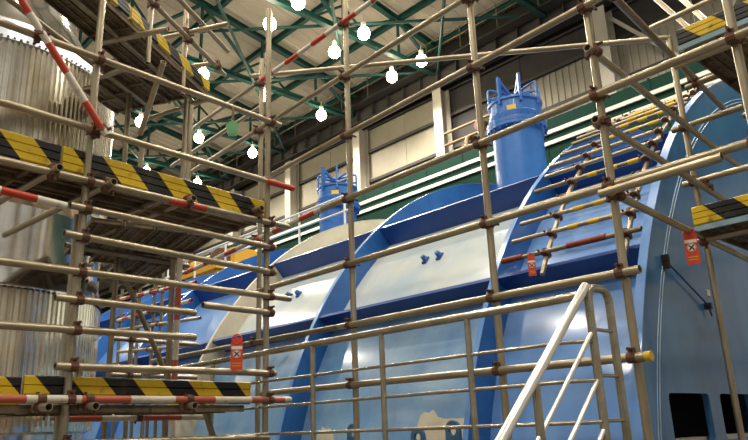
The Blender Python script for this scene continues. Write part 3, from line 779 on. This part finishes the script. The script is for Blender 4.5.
# upper deck, turned round the vessel
ZU = 3.2
e0 = at(108, 0, Z=ZU); e1 = at(207, 92, Z=ZU); du = (e1-e0).normalized(); nu = Vector((-du.y, du.x, 0)); lu = (e1-e0).length
for k, s in enumerate((-.9, -.9, .75, .95, 1.1)):
    plank(e0+du*s+nu*(.21*k), du, lu-s+(.02*k), .2, 'plank' if k % 2 else 'plank2', vs_, nu)
toe_board(e0-du*.9-nu*.015+Vector((0, 0, .005)), e0+du*.25-nu*.015+Vector((0, 0, .005)), .105, 'toe', vs_)
toe_board(e0+du*.27-nu*.015+Vector((0, 0, .005)), e1-nu*.015+Vector((0, 0, .005)), .105, 'toe', vs_)
for a, b, z in (((180, 0), (221, 44), 3.75), ((168, 18), (218, 68), 3.5)):
    tube('guard_rail', at(*a, Z=z), at(*b, Z=z), .0230, 'tube_dark', vs_, 1.0, .15, reg2)
for px, py, z1 in ((150, 26, 4.2), (184, 60, 3.85)):
    p = at(px, py, Z=3.3); tube('standard', (p.x, p.y, EYE+2.95), (p.x, p.y, EYE+z1), .0230, 'tube', vs_, reg=reg2)
for a, b, z in (((105, 42), (163, 30), 3.11), ((160, 38.5), (222.6, 25), 3.6), ((98, 78), (128, 68), 3.10), ((150, 118), (206, 100), 3.10), ((165, 70), (213, 63), 3.55)):
    tube('transom', at(*a, Z=z), at(*b, Z=z), .0230, 'tube', vs_, .05, .05, reg2)
for off in (.15, .6): 
    tube('bearer', e0-du*.6+nu*off+Vector((0, 0, -.08)), e1+nu*off+Vector((0, 0, -.08)), .0230, 'tube_dark', vs_)
auto_couplers(reg2, vs_)

# ================================================================== LANDING RAIL AND STAIR RAIL
RXp = 2.84
xA, xB = 2.94, 3.132
rl = thing('landing_rail', 'polished steel landing rail with thin bars in front of the scaffold', 'railing', Vector((RXp, 3, 0)))
LZ = EYE-.48
ya = at(192, 365, X=RXp).y
yA = 1.69
zt = EYE+.553
path_tube('top_rail', round_path([(RXp, ya+.9, zt), (RXp, yA+.06, zt), (xA-.02, yA-.03, zt+.02)], .08), .021, 'steel', rl, 14)
for z in (.352, .176, -.005): path_tube('thin_bar', round_path([(RXp, ya+.9, EYE+z), (RXp, yA+.06, EYE+z), (xA-.02, yA-.03, EYE+z)], .06), .009, 'steel', rl, 8)
for px in (212, 313, 384, 473):
    y = at(px, 400, X=RXp).y; tube('post', (RXp, y, LZ if y < 4.0 else 0), (RXp, y, zt), .017, 'steel', rl, seg=12)
tube('post', (RXp, ya+.85, 0), (RXp, ya+.85, zt), .017, 'steel', rl, seg=12)
sr = thing('stair_rail', 'steel stair handrail in a brightly lit tone, sloping down from two joined posts', 'railing', Vector((RXp+.1, yA, 0)))
ps = round_path([(xA, yA-.03, 0), (xA, yA-.03, EYE+.61), (xB, yA-.03, EYE+.61), (xB, yA-.03, 0)], .07)
path_tube('newel_loop', ps, .020, 'steel', sr, 14)
for z in (.41, .20, -.0, -.22): tube('short_bar', (xA, yA-.03, EYE+z), (xB, yA-.03, EYE+z), .009, 'steel', sr, seg=8)
sl = (0.60+.06)/(2.95-2.21)
def down(x, z, x1): return (x1, yA-.03, EYE+z-sl*(x-x1))
tube('handrail', (xA-.01, yA-.03, EYE+.612), down(xA-.01, .612, 1.2), .0215, 'white_rail', sr)
for z in (.40, .185, -.03): tube('slope_bar', (xA, yA-.03, EYE+z), down(xA, z, 1.25), .0105, 'white_rail', sr, seg=10)
x = 2.44; tube('post', (x, yA-.03, EYE+.61-sl*(xA-x)-1.05), (x, yA-.03, EYE+.60-sl*(xA-x)), .018, 'steel', sr, seg=12)
# steel landing and flight under the rails (below the frame)
lg = thing('steel_landing', 'steel landing and steps under the polished rail', 'stairs', Vector((3.0, 3, 0)))
for k in range(5): box('deck_plate', 2.80, 3.30, yA+.01+k*.44, yA+.44+k*.44, LZ-.04, LZ, M['girder'], lg)
for k in range(5): box('step', 2.56-k*.24, 2.80-k*.24, .75, yA-.07, LZ-.04-(k+1)*.2, LZ-(k+1)*.2, M['girder'], lg)
for y in (.73, yA+.03): bar('stringer', (2.88, y, LZ-.1), (1.55, y, .02), .04, .2, 'girder', lg)
for k in range(2): box('landing_leg', 2.9, 2.98, 1.9+k*1.7, 1.98+k*1.7, 0, LZ-.04, M['girder'], lg)

# ================================================================== HANGING TAGS
def tag_red(p, face, label, s=1.0):
    t = thing('warning_tag', label, 'tag', p, 'red scaffold tags')
    x = Vector((0, 0, 1)).cross(face).normalized(); n = face.normalized()
    R = Matrix((x, -n, Vector((0, 0, 1)))).transposed()      # local -y faces the viewer
    def loc(v): return p + R @ Vector(v)
    wd, h = .042*s, .20*s
    v, f = [], []
    pts = [(-wd, -h), (wd, -h), (wd, -.01)] + [(wd*math.cos(a), .0+.035*s*math.sin(a)) for a in (.5, 1.0, PI/2, PI-1, PI-.5)] + [(-wd, -.01)]
    n_ = len(pts); v = [(a, -.003, b) for a, b in pts] + [(a, .003, b) for a, b in pts]
    f = [tuple(range(n_)), tuple(range(n_, 2*n_))[::-1]] + [(i, (i+1) % n_, n_+(i+1) % n_, n_+i) for i in range(n_)]
    pl_ = mesh_obj('plate', pyd('plate', v, f), M['tag_red'], t, p, R)
    def slab(nm, x0, x1, z0, z1, m, y=-.0045):
        vv, ff = [], []; box_data(vv, ff, x0, x1, y, -.0031, z0, z1); mesh_obj(nm, pyd(nm, vv, ff), M[m], pl_, p, R)
    slab('white_strip', -wd*.9, wd*.9, -.052*s, -.030*s, 'tag_white')
    cyl('white_disc', loc((0, -.0031, -.085*s)), loc((0, -.005, -.085*s)), .030*s, 'tag_white', pl_, 20)
    ringpts = [loc((.026*s*math.cos(2*PI*k/20), -.0052, -.085*s+.026*s*math.sin(2*PI*k/20))) for k in range(21)]
    path_tube('disc_ring', ringpts, .0018*s, 'tag_red', pl_, 6)
    for sg in (-1, 1):
        a_, b_ = loc((-.016*s, -.0062, (-.085-.016*sg)*s)), loc((.016*s, -.0062, (-.085+.016*sg)*s))
        bar('cross_bar', a_, b_, .002, .008*s, 'tag_black', pl_, hint=(0, 0, 1))
    for z in (-.150, -.168): slab('print_line', -wd*.75, wd*.75, z*s-.003, z*s+.002, 'yellow')
    path_tube('hook', [loc((.034*s*math.cos(a), 0, .020*s+.034*s*math.sin(a))) for a in [PI*2*k/16 for k in range(17)]], .006*s, 'tag_red', t, 8)
tocam = lambda p: (Vector((0, 0, p.z))-Vector((p.x, p.y, p.z)))
A_, B_ = at(622, 198, X=SX+.06), at(745, 258, Y=1.90)
s_ = .40; pt = A_.lerp(B_, s_)
best = min((A_.lerp(B_, k/100) for k in range(101)), key=lambda q: abs((374+F*rt.dot(q-Vector((0, 0, EYE)))/fw.dot(q-Vector((0, 0, EYE))))-688))
tag_red(best+Vector((0, 0, -.035)), tocam(best), 'red tag with crossed white disc hanging by the blue end wall', .98)
p = at(237, 342, L=-.09); tag_red(p, tocam(p), 'red tag with crossed white disc hanging beside the left corner pole', .98)
p = at(531, 258, X=4.75); tag_red(p, tocam(p), 'small red tag hanging from the lowest tube of the curved ladder', .75)
# green tag
p = at(233, 112, L=-.10)
gt = thing('green_tag', 'pale green shield-shaped tag hanging on a brown strap from the top tube', 'tag', p)
fc = tocam(p).normalized(); x_ = Vector((0, 0, 1)).cross(fc).normalized(); R = Matrix((x_, -fc, Vector((0, 0, 1)))).transposed()
pts = [(0, -.070), (.028, -.088), (.052, -.112), (.030, -.200), (-.030, -.200), (-.052, -.112), (-.028, -.088)]
def prism(nm, pts, y0, y1, m, t, p, R):
    n_ = len(pts); v = [(a, y0, b) for a, b in pts] + [(a, y1, b) for a, b in pts]
    f = [tuple(range(n_)), tuple(range(n_, 2*n_))[::-1]] + [(i, (i+1) % n_, n_+(i+1) % n_, n_+i) for i in range(n_)]
    return mesh_obj(nm, pyd(nm, v, f), M[m], t, p, R)
prism('plate', pts, -.008, .004, 'tag_green', gt, p, R)
prism('raised_rim', [(a*.75, -.14+(b+.14)*.75) for a, b in pts], -.012, -.0085, 'tag_green', gt, p, R)
prism('strap', [(-.009, -.09), (.009, -.09), (.009, .03), (-.009, .03)], -.004, .004, 'strap', gt, p, R)
path_tube('strap_loop', [p+R @ Vector((0, .03*math.cos(a)+.035, .03*math.sin(a)+.02)) for a in [2*PI*k/14 for k in range(15)]], .007, 'strap', gt, 8)

# ================================================================== FAR EQUIPMENT SEEN BETWEEN THE SCAFFOLDS
fs = thing('far_scaffold', 'distant slim tube scaffold beside the far end of the turbine', 'scaffold', Vector((4.2, 10, 0)))
reg3 = []
for px in (137, 152, 160, 119): 
    q = at(px, 340, X=4.3); tube('standard', (4.3, q.y, 0), (4.3, q.y, EYE+2.3), .0230, 'tube_dark', fs, reg=reg3, seg=10)
for a, b, m_ in (((118, 330), (200, 318), 'tube'), ((118, 352), (196, 345), 'tube'), ((118, 372), (190, 368), 'tube'), ((116, 300), (196, 282), 'redwhite'), ((112, 322), (192, 300), 'redwhite'), ((118, 395), (186, 392), 'tube'), ((118, 415), (186, 414), 'tube')):
    tube('ledger', at(*a, X=4.25), at(*b, X=4.25), .0230, m_, fs, 0, 0, reg3, seg=10)
auto_couplers(reg3, fs)
hm = thing('yellow_hoist', 'yellow hoist block standing behind the far end of the turbine', 'hoist', Vector((10.7, 18.1, 0)))
c = at(222, 258, X=10.5); c.y += .3
box('hoist_frame', c.x, c.x+.9, c.y-.9, c.y+.9, c.z-.35, c.z+.25, M['mach_yellow'], hm, .06)
cyl('hoist_drum', (c.x-.3, c.y-.7, c.z-.2), (c.x-.3, c.y+.7, c.z-.2), .26, 'mach_yellow', hm, 20)
for s in (-.75, .75): cyl('drum_flange', (c.x-.3, c.y+s-.03, c.z-.2), (c.x-.3, c.y+s+.03, c.z-.2), .36, 'rust', hm, 20)
box('hoist_base', c.x-.6, c.x+1.0, c.y-1.0, c.y+1.0, c.z-.5, c.z-.35, M['mach_yellow'], hm)
for sx in (-.5, .8):
    for sy in (-.9, .8): box('hoist_leg', c.x+sx, c.x+sx+.15, c.y+sy, c.y+sy+.15, 0, c.z-.5, M['mach_yellow'], hm)
tr_ = thing('turbine_rail', 'white tube guard rail along the top of the far turbine', 'railing', Vector((7.8, 12, EYE+3.23)))
for z in (3.8, 4.1): tube('rail', (7.8, 8.85, EYE+z), (7.8, 16, EYE+z), .022, 'white_paint', tr_, seg=8)
for k in range(6): tube('post', (7.8, 9.0+k*1.36, EYE+3.23), (7.8, 9.0+k*1.36, EYE+4.1), .022, 'white_paint', tr_, seg=8)
